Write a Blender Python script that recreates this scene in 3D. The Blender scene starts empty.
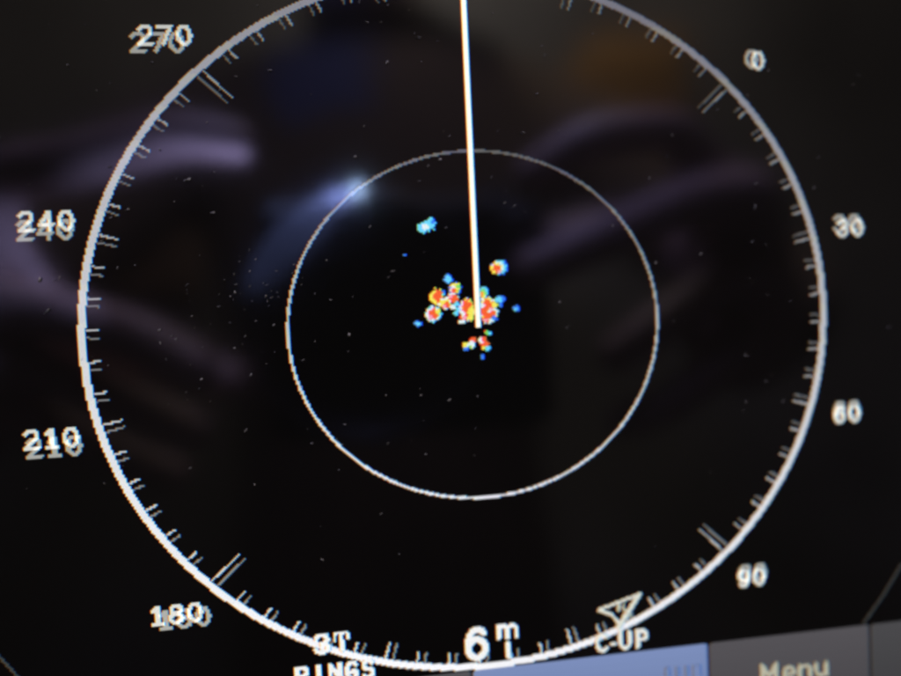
import bpy, bmesh, math, random
import numpy as np
from mathutils import Matrix, Vector

sc = bpy.context.scene
R = 0.065                 # radius of the bearing ring, metres
NP = 216                  # the same radius in display pixels
ASP = 1.08                # the display's pixels are wider than tall
Z0 = 0.110                # height of the ring's centre above the console top
PX = R / NP; PY = R / NP / ASP

# ---------------------------------------------------------------- camera
cam_d = bpy.data.cameras.new('camera'); cam = bpy.data.objects.new('camera', cam_d)
sc.collection.objects.link(cam); sc.camera = cam
CX, CY, CZ = -0.292391 * R, 0.037327 * R, 1.715095 * R
RM = np.array([[0.99098823, 0.05145545, -0.12367162],
               [-0.04705573, 0.99816007, 0.03823916],
               [0.12541169, -0.0320751, 0.99158615]])
def W(x, y, z):           # screen frame (x right, y up, z towards the viewer) -> world
    return Vector((x, -z, y + Z0))
def Wl(mx, my, mz):       # millimetres measured from the lens, z towards the screen
    return W(CX + mx / 1000, CY + my / 1000, CZ - mz / 1000)
m = Matrix.Identity(4)
for i in range(3):
    a = RM[:, i]; v = (a[0], -a[2], a[1])
    for j in range(3): m[j][i] = v[j]
m.translation = W(CX, CY, CZ)
cam.matrix_world = m
cam_d.sensor_width = 36; cam_d.lens = 650 / 901 * 36
cam_d.clip_start = 0.002; cam_d.clip_end = 50
cam_d.dof.use_dof = True; cam_d.dof.focus_distance = 0.1070; cam_d.dof.aperture_fstop = 3.9

# ---------------------------------------------------------------- world, lamps, exposure
w = bpy.data.worlds.new('World'); sc.world = w; w.use_nodes = True
w.node_tree.nodes['Background'].inputs[0].default_value = (0.55, 0.55, 0.6, 1)
w.node_tree.nodes['Background'].inputs[1].default_value = 0.09
def area(name, loc, target, size, power, col):
    d = bpy.data.lights.new(name, 'AREA'); d.shape = 'DISK'; d.size = size; d.energy = power; d.color = col
    o = bpy.data.objects.new(name, d); sc.collection.objects.link(o); o.location = loc
    o.rotation_euler = (Vector(target) - Vector(loc)).to_track_quat('-Z', 'Y').to_euler(); return o
area('hatch_light', Wl(30, 480, -45), Wl(20, 0, 0), 0.22, 11.5, (0.40, 0.42, 1.0))
area('wall_fill', Wl(180, 820, -360), Wl(120, 150, -860), 0.4, 20.0, (1.0, 0.92, 0.84))  # added fill lamp, unseen, brightens the wall mirrored in the glass
sc.view_settings.view_transform = 'Standard'; sc.view_settings.look = 'None'
sc.view_settings.exposure = 0; sc.view_settings.gamma = 1
sc.cycles.use_denoising = True
sc.cycles.max_bounces = 6
sc.cycles.filter_width = 2.9        # a small sensor's soft pixels
sc.cycles.sample_clamp_indirect = 4

random.seed(7); rng = np.random.default_rng(7)

# ---------------------------------------------------------------- materials
def mat(name, base, rough=0.5, ior=1.5, metal=0.0, noise=None, bump=None, coat=0.0):
    M = bpy.data.materials.new(name); M.use_nodes = True; nt = M.node_tree
    b = nt.nodes['Principled BSDF']
    b.inputs['Base Color'].default_value = (*base, 1); b.inputs['Roughness'].default_value = rough
    b.inputs['IOR'].default_value = ior; b.inputs['Metallic'].default_value = metal
    b.inputs['Coat Weight'].default_value = coat
    tc = nt.nodes.new('ShaderNodeTexCoord')
    if noise:
        n = nt.nodes.new('ShaderNodeTexNoise'); n.inputs['Scale'].default_value = noise[0]; n.inputs['Detail'].default_value = 4
        nt.links.new(tc.outputs['Object'], n.inputs['Vector'])
        r = nt.nodes.new('ShaderNodeValToRGB'); r.color_ramp.elements[0].position = .3; r.color_ramp.elements[1].position = .7
        r.color_ramp.elements[0].color = (*base, 1); r.color_ramp.elements[1].color = (*noise[1], 1)
        nt.links.new(n.outputs['Fac'], r.inputs['Fac']); nt.links.new(r.outputs['Color'], b.inputs['Base Color'])
    if bump:
        n = nt.nodes.new('ShaderNodeTexNoise'); n.inputs['Scale'].default_value = bump[0]
        nt.links.new(tc.outputs['Object'], n.inputs['Vector'])
        bp = nt.nodes.new('ShaderNodeBump'); bp.inputs['Strength'].default_value = bump[1]; bp.inputs['Distance'].default_value = 0.001
        nt.links.new(n.outputs['Fac'], bp.inputs['Height']); nt.links.new(bp.outputs['Normal'], b.inputs['Normal'])
    return M
def lcd_material(name, attr):
    M = mat(name, (0.0012, 0.0010, 0.0006), 0.095, 1.5); nt = M.node_tree; b = nt.nodes['Principled BSDF']
    if attr:
        a = nt.nodes.new('ShaderNodeAttribute'); a.attribute_name = 'Col'
        nt.links.new(a.outputs['Color'], b.inputs['Emission Color'])
        b.inputs['Emission Strength'].default_value = 1.0
    else:
        # the unlit liquid crystal lets a trace of backlight through, a little unevenly; the glass carries a faint film of smears
        tc = nt.nodes.new('ShaderNodeTexCoord'); n = nt.nodes.new('ShaderNodeTexNoise')
        n.inputs['Scale'].default_value = 18; n.inputs['Detail'].default_value = 5
        nt.links.new(tc.outputs['Object'], n.inputs['Vector'])
        mr = nt.nodes.new('ShaderNodeMapRange'); mr.inputs['From Min'].default_value = .35; mr.inputs['From Max'].default_value = .75
        mr.inputs['To Min'].default_value = .075; mr.inputs['To Max'].default_value = .125
        nt.links.new(n.outputs['Fac'], mr.inputs['Value']); nt.links.new(mr.outputs['Result'], b.inputs['Roughness'])
        b.inputs['Emission Color'].default_value = (1, 0.92, 0.92, 1); b.inputs['Emission Strength'].default_value = 0.0009
    return M
M_PIX = lcd_material('lit_display_pixels', True)
M_PANEL = lcd_material('dark_display_glass', False)
M_HOUSE = mat('charcoal_plastic', (0.03, 0.03, 0.032), 0.45, noise=(60, (0.04, 0.04, 0.042)), bump=(900, .25))
M_BODY = mat('black_camera_plastic', (0.004, 0.004, 0.004), 0.7, noise=(80, (0.006, 0.006, 0.006)), bump=(1500, .3))
M_RING = mat('black_lens_lacquer', (0.008, 0.008, 0.009), 0.5, 1.45, noise=(120, (0.014, 0.014, 0.016)))
M_TRIM = mat('satin_grey_trim', (0.06, 0.06, 0.065), 0.3, noise=(200, (0.05, 0.05, 0.055)))
M_GLASS = mat('dark_lens_glass', (0.002, 0.002, 0.004), 0.02, 1.3, noise=(40, (0.003, 0.002, 0.005)))
M_SKIN = mat('skin', (0.48, 0.31, 0.26), 0.5, noise=(45, (0.40, 0.24, 0.20)), bump=(300, .3))
M_JACKET = mat('dark_jacket_cloth', (0.075, 0.044, 0.017), 0.9, noise=(30, (0.11, 0.066, 0.026)), bump=(250, .5))
M_CAP = mat('navy_cap_cloth', (0.015, 0.018, 0.05), 0.85, noise=(40, (0.02, 0.022, 0.06)))
M_VEST = mat('orange_cloth', (0.40, 0.20, 0.05), 0.8, noise=(25, (0.26, 0.13, 0.035)))
M_SHIRT = mat('blue_shirt_cloth', (0.05, 0.052, 0.085), 0.85, noise=(40, (0.06, 0.062, 0.10)))
M_WOOD = mat('brown_wood', (0.20, 0.11, 0.06), 0.6, noise=(18, (0.12, 0.065, 0.035)))
M_PALE = mat('pale_enamel', (0.35, 0.33, 0.32), 0.5, noise=(18, (0.3, 0.28, 0.27)))
M_STRAP = mat('dark_webbing', (0.02, 0.02, 0.02), 0.8, noise=(90, (0.03, 0.03, 0.03)))
M_WALL = mat('brown_bulkhead', (0.085, 0.078, 0.074), 0.6, noise=(3.5, (0.20, 0.185, 0.175)))
M_CONS = mat('grey_console', (0.12, 0.12, 0.12), 0.6, noise=(20, (0.15, 0.15, 0.15)))
M_DUST = mat('grey_dust', (0.13, 0.11, 0.055), 0.9, noise=(300, (0.02, 0.018, 0.009)))

# ---------------------------------------------------------------- helpers
def link(o, parent=None):
    sc.collection.objects.link(o)
    if parent is not None: o.parent = parent
    return o
def empty(name, loc):
    o = bpy.data.objects.new(name, None); o.location = loc; o.empty_display_size = .01; return link(o)
def tag(o, label, cat, group=None, kind=None):
    o['label'] = label; o['category'] = cat
    if group: o['group'] = group
    if kind: o['kind'] = kind
    return o
def obj(name, bm, material, parent=None, smooth=False):
    me = bpy.data.meshes.new(name)
    if parent is not None: bm.transform(Matrix.Translation(-parent_origin(parent)))
    bm.to_mesh(me); bm.free(); me.materials.append(material)
    if smooth:
        for p in me.polygons: p.use_smooth = True
    return link(bpy.data.objects.new(name, me), parent)
def parent_origin(p):
    v = Vector((0, 0, 0))
    while p is not None: v = v + p.location; p = p.parent
    return v
def rbox(x0, x1, y0, y1, z0, z1, bev, seg=3, bm=None):
    b = bmesh.new()
    bmesh.ops.create_cube(b, size=1)
    bmesh.ops.transform(b, matrix=Matrix.Translation(((x0 + x1) / 2, (y0 + y1) / 2, (z0 + z1) / 2)) @ Matrix.Diagonal((x1 - x0, y1 - y0, z1 - z0, 1)), verts=b.verts)
    if bev: bmesh.ops.bevel(b, geom=b.edges[:], offset=bev, segments=seg, affect='EDGES', profile=.5)
    return b
def lathe(profile, seg, place):
    """profile: list of (radius, depth); place(x, y, depth) -> world"""
    b = bmesh.new(); rows = []
    for r, d in profile:
        rows.append([b.verts.new(place(r * math.cos(2 * math.pi * k / seg), r * math.sin(2 * math.pi * k / seg), d)) for k in range(seg)])
    for i in range(len(rows) - 1):
        for k in range(seg):
            b.faces.new((rows[i][k], rows[i][(k + 1) % seg], rows[i + 1][(k + 1) % seg], rows[i + 1][k]))
    bmesh.ops.recalc_face_normals(b, faces=b.faces); return b

# ---------------------------------------------------------------- the setting (only its reflection is seen)
def structure(name, bm, m_):
    o = obj(name, bm, m_); o['kind'] = 'structure'; return o
structure('console_top', rbox(-.32, .32, -.055, .30, -.03, 0, .004), M_CONS)
structure('cabin_wall', rbox(-1.6, 1.6, -1.02, -.98, -1.05, 1.1, 0), M_WALL)
structure('cabin_floor', rbox(-1.6, 1.6, -.98, .5, -1.07, -1.05, 0), M_CONS)
structure('console_base', rbox(-.30, .30, -.03, .28, -1.05, -.03, .004), M_CONS)

# ---------------------------------------------------------------- the radar display
radar = empty('radar_display', (0, 0.02, 0))
tag(radar, 'radar screen with black picture, white compass ring, red echoes and soft keys', 'radar display')
sx0, sx1 = -320 * PX, 320 * PX
sz0, sz1 = Z0 - 264 * PY, Z0 + 252 * PY
# housing with a window cut in its face, so that the bezel stands proud of the glass
def housing():
    b = bmesh.new()
    def loop(x0, x1, z0, z1, y, r, n=6):
        out = []
        for cx, cz, a0 in ((x1 - r, z1 - r, 0), (x0 + r, z1 - r, 90), (x0 + r, z0 + r, 180), (x1 - r, z0 + r, 270)):
            for k in range(n + 1):
                a = math.radians(a0 + 90 * k / n); out.append(b.verts.new((cx + r * math.cos(a), y, cz + r * math.sin(a))))
        return out
    g, e = .0006, .020
    ls = [loop(sx0 - g, sx1 + g, sz0 - g, sz1 + g, .0015, .001), loop(sx0 - g, sx1 + g, sz0 - g, sz1 + g, -.0035, .001),
          loop(sx0 - .004, sx1 + .004, sz0 - .004, sz1 + .004, -.006, .003),
          loop(sx0 - e, sx1 + e, sz0 - e + .001, sz1 + e, -.006, .008), loop(sx0 - e - .003, sx1 + e + .003, sz0 - e - .002, sz1 + e + .003, -.003, .010),
          loop(sx0 - e - .003, sx1 + e + .003, sz0 - e - .002, sz1 + e + .003, .055, .010),
          loop(sx0 + .01, sx1 - .01, sz0 + .01, sz1 - .01, .075, .010)]
    for p, q in zip(ls, ls[1:]):
        for k in range(len(p)): b.faces.new((p[k], p[(k + 1) % len(p)], q[(k + 1) % len(p)], q[k]))
    b.faces.new(ls[-1]); bmesh.ops.recalc_face_normals(b, faces=b.faces); return b
obj('housing', housing(), M_HOUSE, radar)
obj('stand_foot', rbox(-.07, .07, -.004, .06, 0, sz0 - .0215, .004), M_HOUSE, radar)
obj('screen_panel', rbox(sx0, sx1, 0, .0014, sz0, sz1, 0), M_PANEL, radar)

# ---- the picture: every element is rastered on the display's own pixel grid.
# A lit pixel is a red, a green and a blue stripe side by side, so red ends a third of a pixel early and blue a third late.
HW, X0G, Y0G = 640, -320, -264        # grid origin in pixels
HH = 516
gx = np.arange(HW) + X0G + .5; gy = np.arange(HH) + Y0G + .5
GX, GY = np.meshgrid(gx, gy)
def blank(): return np.zeros((HH, HW, 3))
def pixels(name, img, layer, parent=radar, fill=.95):
    """a mesh of the lit pixels of img, layer * 0.015 mm above the glass"""
    ys, xs = np.nonzero(img.sum(2) > 0)
    if not len(ys): return None
    verts, faces, cols = [], [], []
    yw = -layer * 1.5e-5
    for r in range(ys.min(), ys.max() + 1):
        row = img[r]; on = np.nonzero(row.sum(1) > 0)[0]
        if not len(on): continue
        a, b = on.min() - 1, on.max() + 2
        n = (b - a) * 3; sub = np.zeros((n, 3)); seg = np.repeat(row[a:b], 3, 0)
        sub[:-1, 0] = seg[1:, 0]; sub[:, 1] = seg[:, 1]; sub[1:, 2] = seg[:-1, 2]
        k = 0
        while k < n:
            if sub[k].sum() <= 0: k += 1; continue
            j = k
            while j < n and np.abs(sub[j] - sub[k]).max() < 1e-4: j += 1
            xa = (a + X0G + k / 3) * PX; xb = (a + X0G + j / 3) * PX
            za = Z0 + (r + Y0G + (1 - fill) / 2) * PY; zb = Z0 + (r + Y0G + (1 + fill) / 2) * PY
            i0 = len(verts); verts += [(xa, yw, za), (xb, yw, za), (xb, yw, zb), (xa, yw, zb)]
            faces.append((i0, i0 + 1, i0 + 2, i0 + 3)); cols.append(sub[k]); k = j
    po = parent_origin(parent)
    me = bpy.data.meshes.new(name); me.from_pydata([(x - po.x, y - po.y, z - po.z) for x, y, z in verts], [], faces)
    at = me.attributes.new('Col', 'FLOAT_COLOR', 'CORNER')
    c4 = np.ones((len(faces), 4, 4), dtype=np.float32); c4[:, :, :3] = np.array(cols)[:, None, :]
    at.data.foreach_set('color', c4.ravel()); me.materials.append(M_PIX)
    return link(bpy.data.objects.new(name, me), parent)
def segdist(p, q):
    px, py = p; dx, dy = q[0] - px, q[1] - py; L = dx * dx + dy * dy
    t = np.clip(((GX - px) * dx + (GY - py) * dy) / L, 0, 1) if L else 0
    return np.hypot(GX - px - t * dx, GY - py - t * dy)
def strokes(lines, width):
    mk = np.zeros((HH, HW), bool)
    for ln in lines:
        for p, q in zip(ln, ln[1:]): mk |= segdist(p, q) <= width / 2
    return mk
def paint(mask, col):
    im = blank(); im[mask] = col; return im
RR = np.hypot(GX, GY)
HEAD = 312.72
def pol(r, bearing):
    a = math.radians(bearing - HEAD); return (r * math.sin(a), r * math.cos(a))
# viewing-angle dimming painted into the colours of both rings: brightest at bottom left
def view_fade(lo, hi, rad):
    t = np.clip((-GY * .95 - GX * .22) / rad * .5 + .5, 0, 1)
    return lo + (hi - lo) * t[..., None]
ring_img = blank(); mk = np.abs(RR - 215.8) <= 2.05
q = np.round(view_fade(np.array([.155, .155, .185]), np.array([1.0, 1.0, 1.04]), 216) * 24) / 24
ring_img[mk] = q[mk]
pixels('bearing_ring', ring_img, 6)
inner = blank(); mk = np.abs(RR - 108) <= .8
q = np.round(view_fade(np.array([.11, .11, .125]), np.array([.86, .87, .95]), 108) * 24) / 24
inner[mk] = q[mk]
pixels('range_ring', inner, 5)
hl = blank(); mk = (np.abs(GX + .5) <= 1.3) & (GY > -1) & (GY < 214); hl[mk] = (1.15, 1.08, 1.0)
pixels('heading_line', hl, 9)

def draw_line(p, q):            # one pixel wide, stair-stepped
    n = int(max(abs(q[0] - p[0]), abs(q[1] - p[1])) * 2) + 1
    mk = np.zeros((HH, HW), bool)
    for k in range(n + 1):
        x = p[0] + (q[0] - p[0]) * k / n; y = p[1] + (q[1] - p[1]) * k / n
        i, j = int(math.floor(y)) - Y0G, int(math.floor(x)) - X0G
        if 0 <= i < HH and 0 <= j < HW: mk[i, j] = True
    return mk
GHOST = -1.2                    # the compass card swung this far between the two refreshes
for ghost in (1, 0):
    for bng in range(0, 360, 5):
        L = 22 if bng % 90 == 0 else 10.5 if bng % 30 == 0 else 6.5
        bb = bng + (GHOST if ghost else 0)
        p = pol(214, bb); e = pol(214 - L, bb)
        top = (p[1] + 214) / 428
        s = (.24 if ghost else .62) * (1.25 - .95 * top) * (1.0 if p[0] < 60 else .8)  # viewing-angle dimming painted into the ticks, towards top and right
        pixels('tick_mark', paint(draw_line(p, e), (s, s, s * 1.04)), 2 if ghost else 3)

# ---- lettering
def arc(cx, cy, rx, ry, a0, a1, n=14):
    return [(cx + rx * math.cos(math.radians(a0 + (a1 - a0) * k / n)), cy + ry * math.sin(math.radians(a0 + (a1 - a0) * k / n))) for k in range(n + 1)]
# glyphs in a unit cell 0..1 x 0..1
G = {
 '0': [arc(.5, .5, .5, .5, 0, 360, 24)],
 '1': [[(.12, .80), (.52, 1), (.52, 0)], [(.1, 0), (.92, 0)]],
 '2': [arc(.5, .72, .46, .28, 165, -35, 12) + [(.02, 0), (1, 0)]],
 '3': [arc(.46, .75, .44, .25, 160, -90, 12), arc(.46, .26, .5, .26, 90, -160, 12)],
 '4': [[(.72, 0), (.72, 1), (0, .3), (1, .3)]],
 '5': [[(.9, 1), (.15, 1), (.08, .55)] + arc(.48, .33, .48, .33, 130, -150, 12)],
 '6': [arc(.5, .32, .48, .32, 0, 360, 18), arc(.56, .42, .54, .58, 50, 190, 12)],
 '7': [[(0, 1), (1, 1), (.38, 0)]],
 '8': [arc(.5, .75, .42, .25, 0, 360, 16), arc(.5, .26, .5, .26, 0, 360, 16)],
 '9': [arc(.5, .68, .48, .32, 0, 360, 18), arc(.44, .58, .54, .58, 10, -130, 12)],
 'R': [[(0, 0), (0, 1), (.6, 1)] + arc(.6, .75, .36, .25, 90, -90, 8) + [(0, .5)], [(.5, .5), (1, 0)]],
 'I': [[(.5, 0), (.5, 1)]],
 'N': [[(0, 0), (0, 1), (1, 0), (1, 1)]],
 'G': [arc(.52, .5, .52, .5, 45, 330, 16) + [(.97, .44), (.55, .44)]],
 'S': [arc(.5, .75, .44, .25, 25, 270, 12) + arc(.5, .25, .47, .25, 90, -155, 12)],
 'C': [arc(.54, .5, .54, .5, 48, 312, 16)],
 '-': [[(0, .42), (1, .42)]],
 'U': [[(0, 1), (0, .4)] + arc(.5, .4, .5, .4, 180, 360, 10) + [(1, 1)]],
 'P': [[(0, 0), (0, 1), (.55, 1)] + arc(.55, .72, .4, .28, 90, -90, 8) + [(0, .44)]],
 'm': [[(0, 0), (0, 1)], [(0, .6)] + arc(.25, .6, .25, .38, 180, 0, 8) + [(.5, 0)], [(.5, .6)] + arc(.75, .6, .25, .38, 180, 0, 8) + [(1, 0)]],
 'i': [[(.5, 0), (.5, .70)], [(.5, .96), (.5, 1)]],
 'M': [[(0, 0), (0, 1), (.5, .3), (1, 1), (1, 0)]],
 'e': [[(0, .5), (1, .5)] + arc(.5, .5, .5, .5, 0, 300, 14)],
 'n': [[(0, 0), (0, 1)], [(0, .6)] + arc(.5, .55, .5, .42, 180, 0, 10) + [(1, 0)]],
 'u': [[(0, 1), (0, .42)] + arc(.5, .42, .5, .42, 180, 360, 10) + [(1, 1)], [(1, 1), (1, 0)]],
 'g': [arc(.5, .62, .48, .36, 0, 360, 14), [(1, 1), (1, .05)] + arc(.5, .05, .5, .25, 0, -140, 8)],
}
def glyph(ch, x, y, wd, ht, sw):   # lower left corner x, y
    i = sw / 2
    return strokes([[(x + i + px * (wd - sw), y + i + py * (ht - sw)) for px, py in ln] for ln in G[ch]], sw)
def word(txt, x, y, wd, ht, sw, adv):
    mk = np.zeros((HH, HW), bool)
    for k, ch in enumerate(txt):
        mk |= glyph(ch, x + k * adv, y, wd, ht, sw)
    return mk
SHIFT = {270: (-4, -4), 240: (-1, -5), 210: (1, -5), 180: (4, -3), 0: (-4, 1), 30: (-2, 3), 60: (0, 3), 90: (1, 3)}   # how far each number had moved at the earlier refresh
for bng in range(0, 360, 30):
    txt = str(bng)
    for ghost in (1, 0):
        cx, cy = pol(241, bng)
        gdx, gdy = SHIFT.get(bng, (-4, 0)) if ghost else (0, 0)
        wdt = 10 * len(txt) - 1.5
        if cy + 8 > 250 or cy - 7 < -216: continue
        top = (cy + 214) / 428
        s = (.42 if ghost else .74) * (1.12 - .35 * top)
        mk = word(txt, round(cx - wdt / 2) + gdx, round(cy - 6) + gdy, 8.6, 12.4, 2.3, 10)
        im = paint(mk, (s, s, s * .94))
        if ghost: under = mk
        else: im[mk & under] = (s * 1.45, s * 1.45, s * 1.38)     # lit in both refreshes
        pixels('bearing_number', im, 1 if ghost else 4)
def lettering(name, mk, col, layer, parent=radar): return pixels(name, paint(mk, col), layer, parent)
white = (.95, .95, .95)
lettering('range_number', glyph('6', -17.4, -212, 14.6, 22.4, 4.1), white, 10)
lettering('range_unit', glyph('m', 2.0, -200.4, 13.4, 10.4, 2.5) | strokes([[(8.7, -211), (8.7, -203.2)]], 3.6), white, 10)
lettering('ring_spacing_number', glyph('3', -103.6, -197, 10, 13.4, 2.7), white, 10)
lettering('ring_spacing_unit', glyph('m', -92.4, -189.6, 9.2, 6, 1.7) | strokes([[(-87.6, -195.4), (-87.6, -190)]], 2.7), white, 10)
lettering('ring_spacing_caption', word('RINGS', -114.8, -215.6, 8.2, 13, 2.6, 9.3), white, 10)
cup = glyph('C', 61.6, -216, 9, 13, 2.7) | glyph('-', 71, -216, 4.5, 12, 2.3) | glyph('U', 76.2, -216, 8.6, 13, 2.7) | glyph('P', 87, -216, 8.6, 13, 2.7)
lettering('heading_mode_caption', cup, (.82, .82, .78), 10)
arrow = strokes([[(64.5, -187.6), (91, -180), (77.3, -201), (75.6, -195.4), (72, -191.2), (64.5, -187.6)], [(88.5, -182), (75.6, -200.5)]], 1.9)
lettering('north_arrow', arrow, (.74, .74, .66), 8)
lettering('north_letter', strokes([[(77, -190), (77, -185.6), (80.5, -189.6), (80.5, -185.4)], [(80.5, -189), (84.6, -194.2)]], 1.1), (.55, .55, .45), 8)
lettering('picture_frame', strokes([[(265.5, -179.1), (253.8, -197), (239, -216)]], 1.6), (.045, .045, .045), 1)
lettering('picture_frame', strokes([[(-274, -169), (-268, -178.5), (-260.5, -190), (-242, -216)]], 1.6), (.05, .05, .05), 1)

# ---- soft keys along the bottom edge
def key(x0, x1, top, col, layer, corner=3):
    mk = (GX > x0) & (GX < x1) & (GY < top) & (GY > Y0G + 1)
    for cx, sgn in ((x0 + corner, -1), (x1 - corner, 1)):
        mk &= ~(((GX - cx) * sgn > 0) & (GY > top - corner) & (np.hypot(GX - cx, GY - top + corner) > corner))
    im = blank(); v = 1 - .25 * np.clip((top - GY) / 45, 0, 1)
    v = np.round(v * 40) / 40
    im[mk] = (np.array(col)[None] * v[mk][:, None]); im[mk & (GX > x1 - 1.2)] *= .6
    return pixels('soft_key', im, layer, radar, 1.0)
keys = [(-319, -229), (-228, -122), (-121, -14), (-13, 133), (134, 242), (243, 319)]
for k, (a, b) in enumerate(keys):
    blue = k == 3
    o = key(a, b, -217.5, (.20, .27, .50) if blue else (.088, .083, .092) if k < 5 else (.066, .065, .07), 7)
    if blue:
        o['label'] = 'pale blue soft key'
    if k == 4: lettering('key_caption', glyph('M', 167, -250, 12, 14, 2.6) | word('enu', 181.5, -250, 9.4, 10.6, 2.4, 11), (.50, .48, .37), 12)
    if k == 3: lettering('key_caption', word('IIIN', 104, -246, 5, 15.5, 2.2, 6.4), (.175, .235, .45), 12)

# ---- echoes: painted from weak (blue) to strong (red)
BLUE, CYAN, WHITE, YEL, RED, GRN, PINK = (.05, .22, 1.0), (.16, .72, 1.05), (.80, .92, .95), (.95, .85, .12), (1.0, .13, .035), (.22, .75, .18), (.95, .40, .50)
E_ = blank()
def blob(x, y, rx, ry, col, rag=.38):
    d = np.hypot((GX - x) / rx, (GY - y) / ry) + (rng.random(GX.shape) - .5) * rag
    E_[d <= 1] = col
ech = ECHOES = [[-30.3, 61.7, 2.56, 3.12, "C"], [-27.4, 62.8, 2.84, 3.75, "C"], [-25.0, 64.0, 2.27, 3.75, "C"], [-23.8, 65.5, 1.14, 1.56, "B"], [-28.0, 62.5, 1.93, 2.12, "W"], [-40.9, 45.4, 0.8, 0.87, "B"], [-16.8, 29.7, 2.39, 2.62, "B"], [-16.8, 29.7, 1.82, 2.0, "C"], [-12.7, 23.8, 3.41, 3.75, "B"], [-13.0, 24.1, 2.84, 3.25, "Y"], [-14.2, 23.5, 1.7, 1.88, "W"], [-13.7, 22.3, 1.48, 1.62, "R"], [-11.2, 25.3, 1.14, 1.25, "G"], [13.2, 35.7, 4.89, 4.62, "B"], [13.2, 35.9, 4.09, 4.12, "C"], [12.3, 35.4, 3.64, 3.75, "W"], [11.4, 35.5, 3.07, 3.12, "Y"], [12.0, 35.1, 2.39, 2.62, "R"], [13.1, 32.9, 1.7, 0.94, "P"], [3.2, 20.3, 2.84, 4.0, "C"], [2.8, 19.7, 2.16, 3.12, "G"], [2.5, 19.0, 1.7, 2.25, "Y"], [2.5, 19.0, 0.85, 1.5, "R"], [-23.6, 19.6, 3.75, 4.75, "Y"], [-20.9, 21.7, 1.93, 2.0, "C"], [-19.7, 21.9, 1.02, 1.12, "B"], [-22.9, 19.2, 2.61, 4.0, "R"], [-19.2, 15.1, 3.98, 3.5, "W"], [-19.2, 14.8, 3.41, 2.87, "Y"], [-18.4, 13.8, 1.99, 1.88, "R"], [-19.9, 12.7, 1.14, 1.0, "P"], [-14.7, 18.3, 3.18, 3.12, "W"], [-14.4, 17.7, 2.39, 2.62, "R"], [-16.1, 19.0, 1.14, 1.25, "P"], [-12.4, 17.0, 1.14, 1.25, "R"], [-26.1, 8.6, 4.55, 4.62, "C"], [-26.7, 8.7, 4.09, 4.38, "W"], [-25.8, 8.9, 2.95, 3.5, "R"], [-23.1, 10.4, 1.48, 1.88, "Y"], [-28.2, 6.3, 1.48, 1.5, "P"], [-12.3, 14.2, 1.48, 1.5, "C"], [-11.8, 10.7, 1.36, 1.5, "C"], [-13.4, 8.6, 1.48, 1.12, "C"], [-14.7, 12.4, 1.48, 1.5, "W"], [-10.6, 12.5, 1.02, 1.12, "B"], [-6.6, 10.5, 4.2, 6.56, "W"], [-6.3, 10.8, 3.64, 6.0, "Y"], [-6.5, 12.0, 3.18, 4.25, "R"], [-7.4, 6.8, 2.84, 3.12, "R"], [-4.9, 8.8, 1.48, 2.5, "Y"], [-9.1, 7.8, 1.14, 1.62, "W"], [-8.6, 5.3, 1.36, 1.25, "P"], [-4.8, 4.8, 1.7, 1.25, "Y"], [-10.2, 2.6, 1.93, 1.06, "W"], [-8.7, 2.8, 0.91, 1.0, "W"], [5.9, 9.5, 5.45, 7.87, "W"], [5.6, 9.5, 5.0, 7.25, "Y"], [5.3, 9.2, 4.32, 6.5, "R"], [9.9, 12.5, 1.93, 1.88, "Y"], [2.3, 12.8, 1.25, 1.5, "W"], [6.8, 9.5, 1.36, 1.38, "P"], [6.2, 8.9, 0.74, 0.81, "W"], [9.7, 8.1, 1.48, 2.75, "W"], [8.5, 7.5, 1.36, 1.88, "R"], [12.7, 16.1, 2.61, 2.25, "B"], [12.4, 15.8, 2.05, 1.88, "C"], [12.7, 12.3, 1.36, 1.88, "B"], [9.2, 4.4, 1.48, 1.25, "B"], [7.1, 3.2, 1.25, 1.0, "W"], [4.2, 3.4, 1.7, 1.0, "P"], [22.2, 9.6, 1.82, 1.88, "B"], [21.8, 9.4, 1.02, 1.12, "C"], [-35.2, 3.1, 2.27, 1.75, "B"], [-35.4, 3.1, 1.48, 1.12, "C"], [3.6, -3.8, 1.14, 1.0, "R"], [4.7, -4.8, 1.36, 1.25, "G"], [5.9, -5.5, 1.14, 1.12, "C"], [-3.7, -8.4, 1.7, 1.75, "R"], [-5.2, -11.4, 2.05, 2.25, "W"], [-5.6, -12.7, 1.14, 1.0, "G"], [-8.4, -11.6, 1.82, 1.75, "Y"], [-8.8, -13.8, 1.48, 1.12, "B"], [-7.6, -12.2, 0.91, 1.0, "W"], [1.0, -9.2, 1.82, 2.0, "W"], [2.5, -8.7, 1.7, 1.88, "R"], [3.0, -11.6, 2.27, 2.0, "R"], [2.3, -14.1, 1.36, 1.25, "Y"], [4.5, -14.4, 1.82, 1.75, "C"], [1.3, -19.3, 1.36, 1.75, "B"]]
PAL = dict(B=BLUE, C=CYAN, W=WHITE, Y=YEL, R=RED, G=GRN, P=PINK)
for x, y, rx, ry, c in ech: blob(x, y, rx, ry, PAL[c])
# every connected patch of lit pixels is one echo
lit = E_.sum(2) > 0; seen = np.zeros_like(lit)
for i, j in zip(*np.nonzero(lit)):
    if seen[i, j]: continue
    stack = [(i, j)]; seen[i, j] = True; im = blank()
    while stack:
        a, b = stack.pop(); im[a, b] = E_[a, b]
        for da in (-1, 0, 1):
            for db in (-1, 0, 1):
                if lit[a + da, b + db] and not seen[a + da, b + db]: seen[a + da, b + db] = True; stack.append((a + da, b + db))
    pixels('radar_echo', im, 8)

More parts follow.
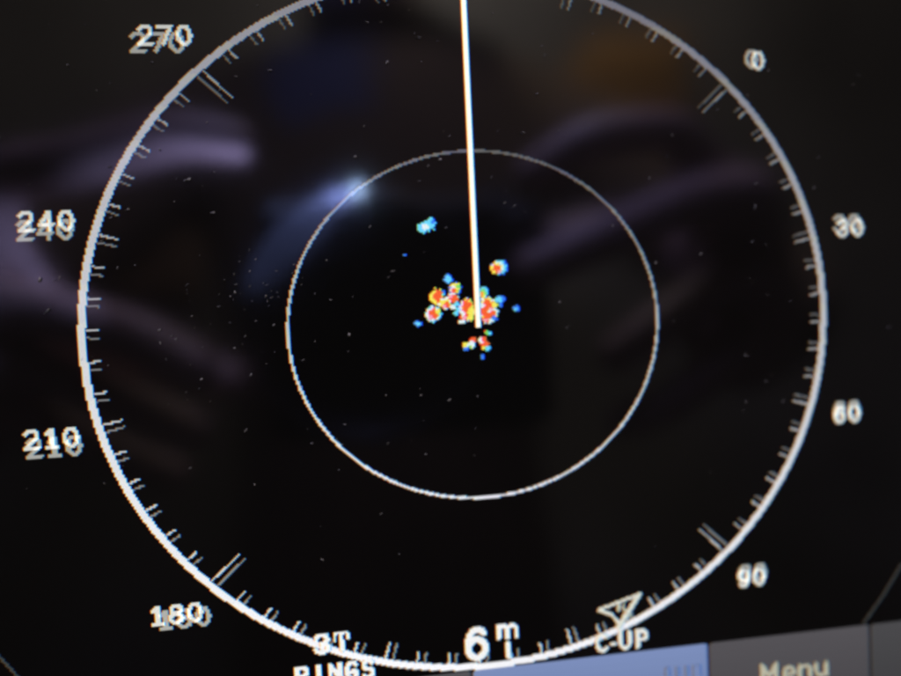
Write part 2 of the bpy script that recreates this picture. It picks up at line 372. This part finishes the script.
# ---------------------------------------------------------------- dust on the glass
def dust():
    b = bmesh.new()
    spots = [[-213.5, 159.7], [-171.1, 161.4], [-109.6, 156.8], [-55.4, 185.3], [-27.9, 176.5], [-26.2, 176.3], [-16.1, 174.2], [-45.4, 161.5], [-60.1, 123.4], [-65.9, 105.5], [18.1, 75.6], [23.6, 73.6], [-157.9, 93.3], [-156.3, 93.8], [-169.8, 111.5], [-195.9, 102.2], [-169.7, 3.0], [-167.8, 1.1], [-144.3, 74.2], [-83.4, 20.0], [-74.5, -1.7], [51.6, 119.6], [30.2, 118.6], [45.1, 165.9], [214.4, 99.8], [82.1, 59.3], [107.9, 34.7], [173.2, 83.7], [169.5, 46.0], [136.5, 39.4], [172.2, 68.7], [-220.2, -102.0], [-210.5, -101.1], [-233.4, -93.7], [-130.6, -88.5], [-98.2, -66.1], [-55.5, -39.7], [-79.3, -55.9], [-100.6, -15.4], [-136.9, -6.0], [-155.4, -23.4], [-129.2, -22.7], [-115.3, 6.6], [-227.4, 38.4], [-224.8, 39.4], [-232.0, 20.8], [-188.2, 77.3], [-195.3, 44.0], [-160.2, 32.5], [-175.8, 6.8], [-59.6, 63.3], [-18.2, 102.9], [-127.9, 153.3], [-136.7, 145.3], [-133.7, -55.5], [-35.5, -41.0], [-19.5, -45.2], [-3.1, -43.9], [162.6, -59.1], [186.9, -60.1], [175.4, -186.8], [178.1, -209.0], [173.6, -203.7], [163.5, -28.0], [-234.8, 38.7], [-8.3, -208.7], [21.7, -209.1], [-38.1, -110.9], [-40.4, -110.1], [93.1, -121.6], [81.5, -96.4], [-235.2, -130.1], [-227.2, -150.0], [-197.0, -181.8], [-147.1, -185.4], [-157.4, -195.9], [-209.0, -190.6], [-219.7, -188.0]]
    pts = [(x, y, random.uniform(.7, 1.25)) for x, y in spots if y > -90]
    for k in range(70): pts.append((random.uniform(-300, 300), random.triangular(-210, 245, 150), random.uniform(.3, .7)))
    for cx, cy, n, sd in ((-122, 28, 34, 14), (-150, -10, 22, 35), (-150, 80, 18, 40), (-60, -70, 18, 50), (0, 130, 14, 90), (-60, 185, 16, 60), (170, 20, 10, 60)):
        for k in range(n): pts.append((random.gauss(cx, sd), random.gauss(cy, sd), random.uniform(.3, .75)))
    for x, y, s in pts:
        x = max(-316, min(316, x)); y = max(-260, min(248, y))
        a = random.gauss(.6, .5); L = s * random.uniform(.8, 2.1); wd = s * random.uniform(.28, .6); n = 6
        vs = []
        for k in range(n):
            t = 2 * math.pi * k / n; rr = random.uniform(.6, 1.15)
            u, v = L * math.cos(t) * rr, wd * math.sin(t) * rr + .25 * wd * math.cos(2 * t)
            vs.append(b.verts.new(((x + u * math.cos(a) - v * math.sin(a)) * PX, -3.0e-4, Z0 + (y + u * math.sin(a) + v * math.cos(a)) * PX / ASP)))
        tip = b.verts.new((x * PX, -3.0e-4 - s * PX * .5, Z0 + y * PX / ASP))
        for k in range(n): b.faces.new((vs[k], vs[(k + 1) % n], tip))
    bmesh.ops.recalc_face_normals(b, faces=b.faces)
    return b
d = obj('dust', dust(), M_DUST); tag(d, 'pale dust specks scattered over the dark radar screen', 'dust', kind='stuff')

# ---------------------------------------------------------------- the camera that looks at the screen, seen mirrored in the glass
pc = empty('photo_camera', Wl(10, -44, -20)); tag(pc, 'black camera mirrored in the dark glass of the radar screen', 'camera')
def cbox(x0, x1, y0, y1, z0, z1, bev):      # millimetres from the lens
    p, q = Wl(x0, y0, z0), Wl(x1, y1, z1)
    return rbox(p.x, q.x, p.y, q.y, p.z, q.z, bev, 4)
obj('camera_body', cbox(-37, 62, -44, 42.5, -46, -12, .005), M_BODY, pc)
obj('hand_grip', cbox(48, 66, -42, 38, -40, -2, .007), M_BODY, pc)
barrel = lathe([(44, -.013), (44, -.005), (43.6, -.0032), (42.6, -.0022), (41.4, -.0020), (40.4, -.0026), (39.8, -.004), (34, -.008), (22, -.0095)], 96, lambda x, y, d_: Wl(x, y, d_ * 1000))
obj('lens_barrel', barrel, M_RING, pc, True)
obj('lens_trim', lathe([(43.4, -2.6), (43.2, -1.8), (42.2, -1.2), (41.0, -1.2), (40.4, -2.2)], 96, lambda x, y, d_: Wl(x, y, d_)), M_TRIM, pc, True)
obj('front_glass', lathe([(22, -9.5), (15, -8.2), (7, -7.4), (.2, -7.2)], 64, lambda x, y, d_: Wl(x, y, d_)), M_GLASS, pc, True)
obj('shutter_button', lathe([(.1, 46), (4.5, 45.8), (5, 45), (5, 42)], 24, lambda x, y, h: Wl(50 + x, h, -20 + y)), M_RING, pc, True)
# its focus-assist lamp, lit
M_LED = mat('lit_focus_lamp', (.02, .02, .03), .3, noise=(100, (.02, .02, .03)))
bs = M_LED.node_tree.nodes['Principled BSDF']; bs.inputs['Emission Color'].default_value = (.42, .62, 1, 1); bs.inputs['Emission Strength'].default_value = 260
led = obj('focus_lamp', lathe([(.05, -1.0), (.7, -1.1), (1.0, -1.5), (1.1, -2.4)], 20, lambda x, y, d_: Wl(-1.5 + x, 43.2 + y, d_)), M_LED, pc, True)
ld = bpy.data.lights.new('streak_spot', 'SPOT'); ld.energy = 7.0; ld.color = (.33, .43, 1); ld.shadow_soft_size = .001  # added spot beside the lamp, throws the blue streak along the trim
ld.spot_size = math.radians(64)
lo = bpy.data.objects.new('streak_spot', ld); link(lo); lo.location = Wl(0, 44.5, 4)
lo.rotation_euler = (Wl(-16, 41, -2) - Wl(0, 44.5, 4)).to_track_quat('-Z', 'Y').to_euler()

# ---------------------------------------------------------------- the photographer's figure
def skinned(name, pts, edges, root, levels=2):
    me = bpy.data.meshes.new(name); me.from_pydata([p[0] for p in pts], edges, [])
    o = bpy.data.objects.new(name, me); link(o)
    md = o.modifiers.new('skin', 'SKIN'); md.use_smooth_shade = True
    for k, p in enumerate(pts):
        sv = me.skin_vertices[0].data[k]; r = p[1]
        sv.radius = r if isinstance(r, tuple) else (r, r); sv.use_root = (k == root)
    sb = o.modifiers.new('sub', 'SUBSURF'); sb.levels = sb.render_levels = levels
    dg = bpy.context.evaluated_depsgraph_get(); ev = o.evaluated_get(dg)
    out = bpy.data.meshes.new_from_object(ev, depsgraph=dg)
    bpy.data.objects.remove(o); return out
P, Ed, idx = [], [], {}
def J(n, loc, r, prev=None):
    idx[n] = len(P); P.append((Vector(loc), r))
    if prev is not None: Ed.append((idx[prev], idx[n]))
# coordinates in the world; the figure stands behind the camera
FL = -1.05
J('pelvis', (0, -.60, FL + .88), .14)
J('waist', (0, -.60, FL + 1.05), .135, 'pelvis'); J('chest', (0, -.58, FL + 1.27), .155, 'waist')
J('collar', (0, -.56, FL + 1.41), .09, 'chest'); J('neck', (-.01, -.545, FL + 1.47), .055, 'collar')
J('jaw', (-.015, -.515, FL + 1.53), .062, 'neck'); J('skull', (-.015, -.525, FL + 1.60), .085, 'jaw'); J('crown', (-.015, -.53, FL + 1.66), .06, 'skull')
for s, t in ((-1, 'l'), (1, 'r')):
    J('hip' + t, (s * .10, -.60, FL + .80), .095, 'pelvis'); J('knee' + t, (s * .11, -.58, FL + .46), .06, 'hip' + t)
    J('ankle' + t, (s * .11, -.60, FL + .09), .042, 'knee' + t); J('toe' + t, (s * .13, -.46, FL + .035), .035, 'ankle' + t)
    J('shoulder' + t, (s * .18, -.56, FL + 1.35), .07, 'chest')
J('elbowr', (.33, -.40, FL + 1.16), .052, 'shoulderr'); J('elbowl', (-.33, -.40, FL + 1.16), .052, 'shoulderl')
def H(n, x, y, z, r, prev): J(n, Wl(x, y, z), r / 1000, prev)
# right hand: forefinger on the shutter button, the others round the grip
H('wristr', 178, -24, -75, 27, 'elbowr'); H('palmr', 158, 8, -42, 26, 'wristr')
H('ri0', 140, 50, -26, 12, 'palmr'); H('ri1', 118, 66, -14, 9, 'ri0'); H('ri2', 84, 62, -10, 8.5, 'ri1'); H('ri3', 56, 46, -14, 7, 'ri2')
H('rm0', 156, 44, -20, 12.5, 'palmr'); H('rm1', 118, 37, -4, 9.5, 'rm0'); H('rm2', 82, 23, 2, 9, 'rm1'); H('rm3', 50, 11, 0, 7.5, 'rm2')
H('rr0', 154, 12, -20, 12, 'palmr'); H('rr1', 128, 3, -12, 9, 'rr0'); H('rr2', 104, -10, -8, 8.5, 'rr1'); H('rr3', 84, -22, -8, 7.5, 'rr2')
H('rp0', 148, -14, -20, 11, 'palmr'); H('rp1', 124, -28, -4, 8, 'rp0'); H('rp2', 104, -38, 0, 7.5, 'rp1'); H('rp3', 84, -44, -4, 6.5, 'rp2')
H('rt0', 142, 30, -60, 13, 'palmr'); H('rt1', 110, 36, -66, 10, 'rt0'); H('rt2', 78, 30, -62, 8.5, 'rt1')
# left hand: forefinger along the top, thumb and the rest under the side
H('wristl', -178, -40, -80, 27, 'elbowl'); H('palml', -158, 14, -44, 25, 'wristl')
H('li0', -128, 55, -24, 11, 'palml'); H('li1', -98, 56, -12, 9.5, 'li0'); H('li2', -62, 65, -10, 9, 'li1'); H('li3', -36, 63, -16, 6.5, 'li2')
H('lm0', -138, 12, -34, 12, 'palml'); H('lm1', -108, 6, -26, 10, 'lm0'); H('lm2', -80, -4, -20, 10, 'lm1'); H('lm3', -54, -20, -16, 8.5, 'lm2')
H('lr0', -136, -8, -30, 12, 'palml'); H('lr1', -110, -18, -28, 9, 'lr0'); H('lr2', -84, -30, -26, 8.5, 'lr1'); H('lr3', -60, -42, -24, 7.5, 'lr2')
H('lp0', -138, -26, -36, 11, 'palml'); H('lp1', -114, -38, -34, 8, 'lp0'); H('lp2', -90, -50, -32, 7, 'lp1'); H('lp3', -70, -58, -32, 6, 'lp2')
H('lt0', -112, -6, -58, 13, 'palml'); H('lt1', -82, -18, -66, 10, 'lt0'); H('lt2', -52, -26, -60, 8.5, 'lt1')
me = skinned('person', P, Ed, 0)
me.materials.clear(); me.materials.append(M_JACKET); me.materials.append(M_SKIN); me.materials.append(M_SHIRT)
wr, wl, nk = Wl(178, -24, -75), Wl(-178, -40, -80), FL + 1.475
for p in me.polygons:
    c = p.center; p.use_smooth = True
    p.material_index = 1 if (c.z > nk or c.y > wr.y - .012) else 2 if (c.z > FL + 1.335 and abs(c.x + .055) < .05) else 0
person = bpy.data.objects.new('person', me); link(person)
tag(person, 'person in dark jacket and navy cap holding the camera, mirrored in the screen', 'person')
cap = lathe([(.096, -.01), (.098, .02), (.088, .055), (.06, .085), (.02, .098), (.001, .10)], 32, lambda x, y, h: Vector((-.015 + x * .95, -.535 + y * 1.05, FL + 1.615 + h)))
co = obj('cap', cap, M_CAP, person, True)
brim = bmesh.new()
for k in range(2):
    ring = []
    for j in range(17):
        a = math.radians(20 + 140 * j / 16); ring.append((math.cos(a), math.sin(a)))
    for j in range(16):
        (a0, b0), (a1, b1) = ring[j], ring[j + 1]; zz = FL + 1.612 - .003 * k
        brim.faces.new([brim.verts.new((-.015 + .09 * u * e, -.535 + .098 * v_ * e2, zz - (.012 if e2 > 1 else 0))) for u, v_, e, e2 in ((a0, b0, 1, 1), (a1, b1, 1, 1), (a1, b1, 1.0, 1.62), (a0, b0, 1.0, 1.62))])
bmesh.ops.recalc_face_normals(brim, faces=brim.faces)
obj('cap_brim', brim, M_CAP, co)

# ---------------------------------------------------------------- an orange pouch on the wall behind
lv = empty('wall_pouch', (.43, -.96, .40)); tag(lv, 'orange cloth pouch hanging on the cabin wall behind the photographer', 'pouch')
pb = obj('pouch_body', rbox(.33, .53, -.9785, -.900, .40, .54, .038, 5), M_VEST, lv, True)
obj('pouch_flap', rbox(.35, .51, -.915, -.890, .47, .545, .012, 3), M_VEST, lv, True)
obj('pouch_strap', rbox(.42, .44, -.9785, -.972, .53, .60, .002, 1), M_STRAP, lv)
wb = empty('wall_box', (-.335, -.98, .16)); tag(wb, 'small brown wooden box with a pale lid on the cabin wall', 'box')
obj('box_body', rbox(-.395, -.275, -.9785, -.90, .16, .26, .005), M_WOOD, wb)
obj('box_lid', rbox(-.40, -.27, -.9785, -.893, .2605, .285, .005), M_PALE, wb)
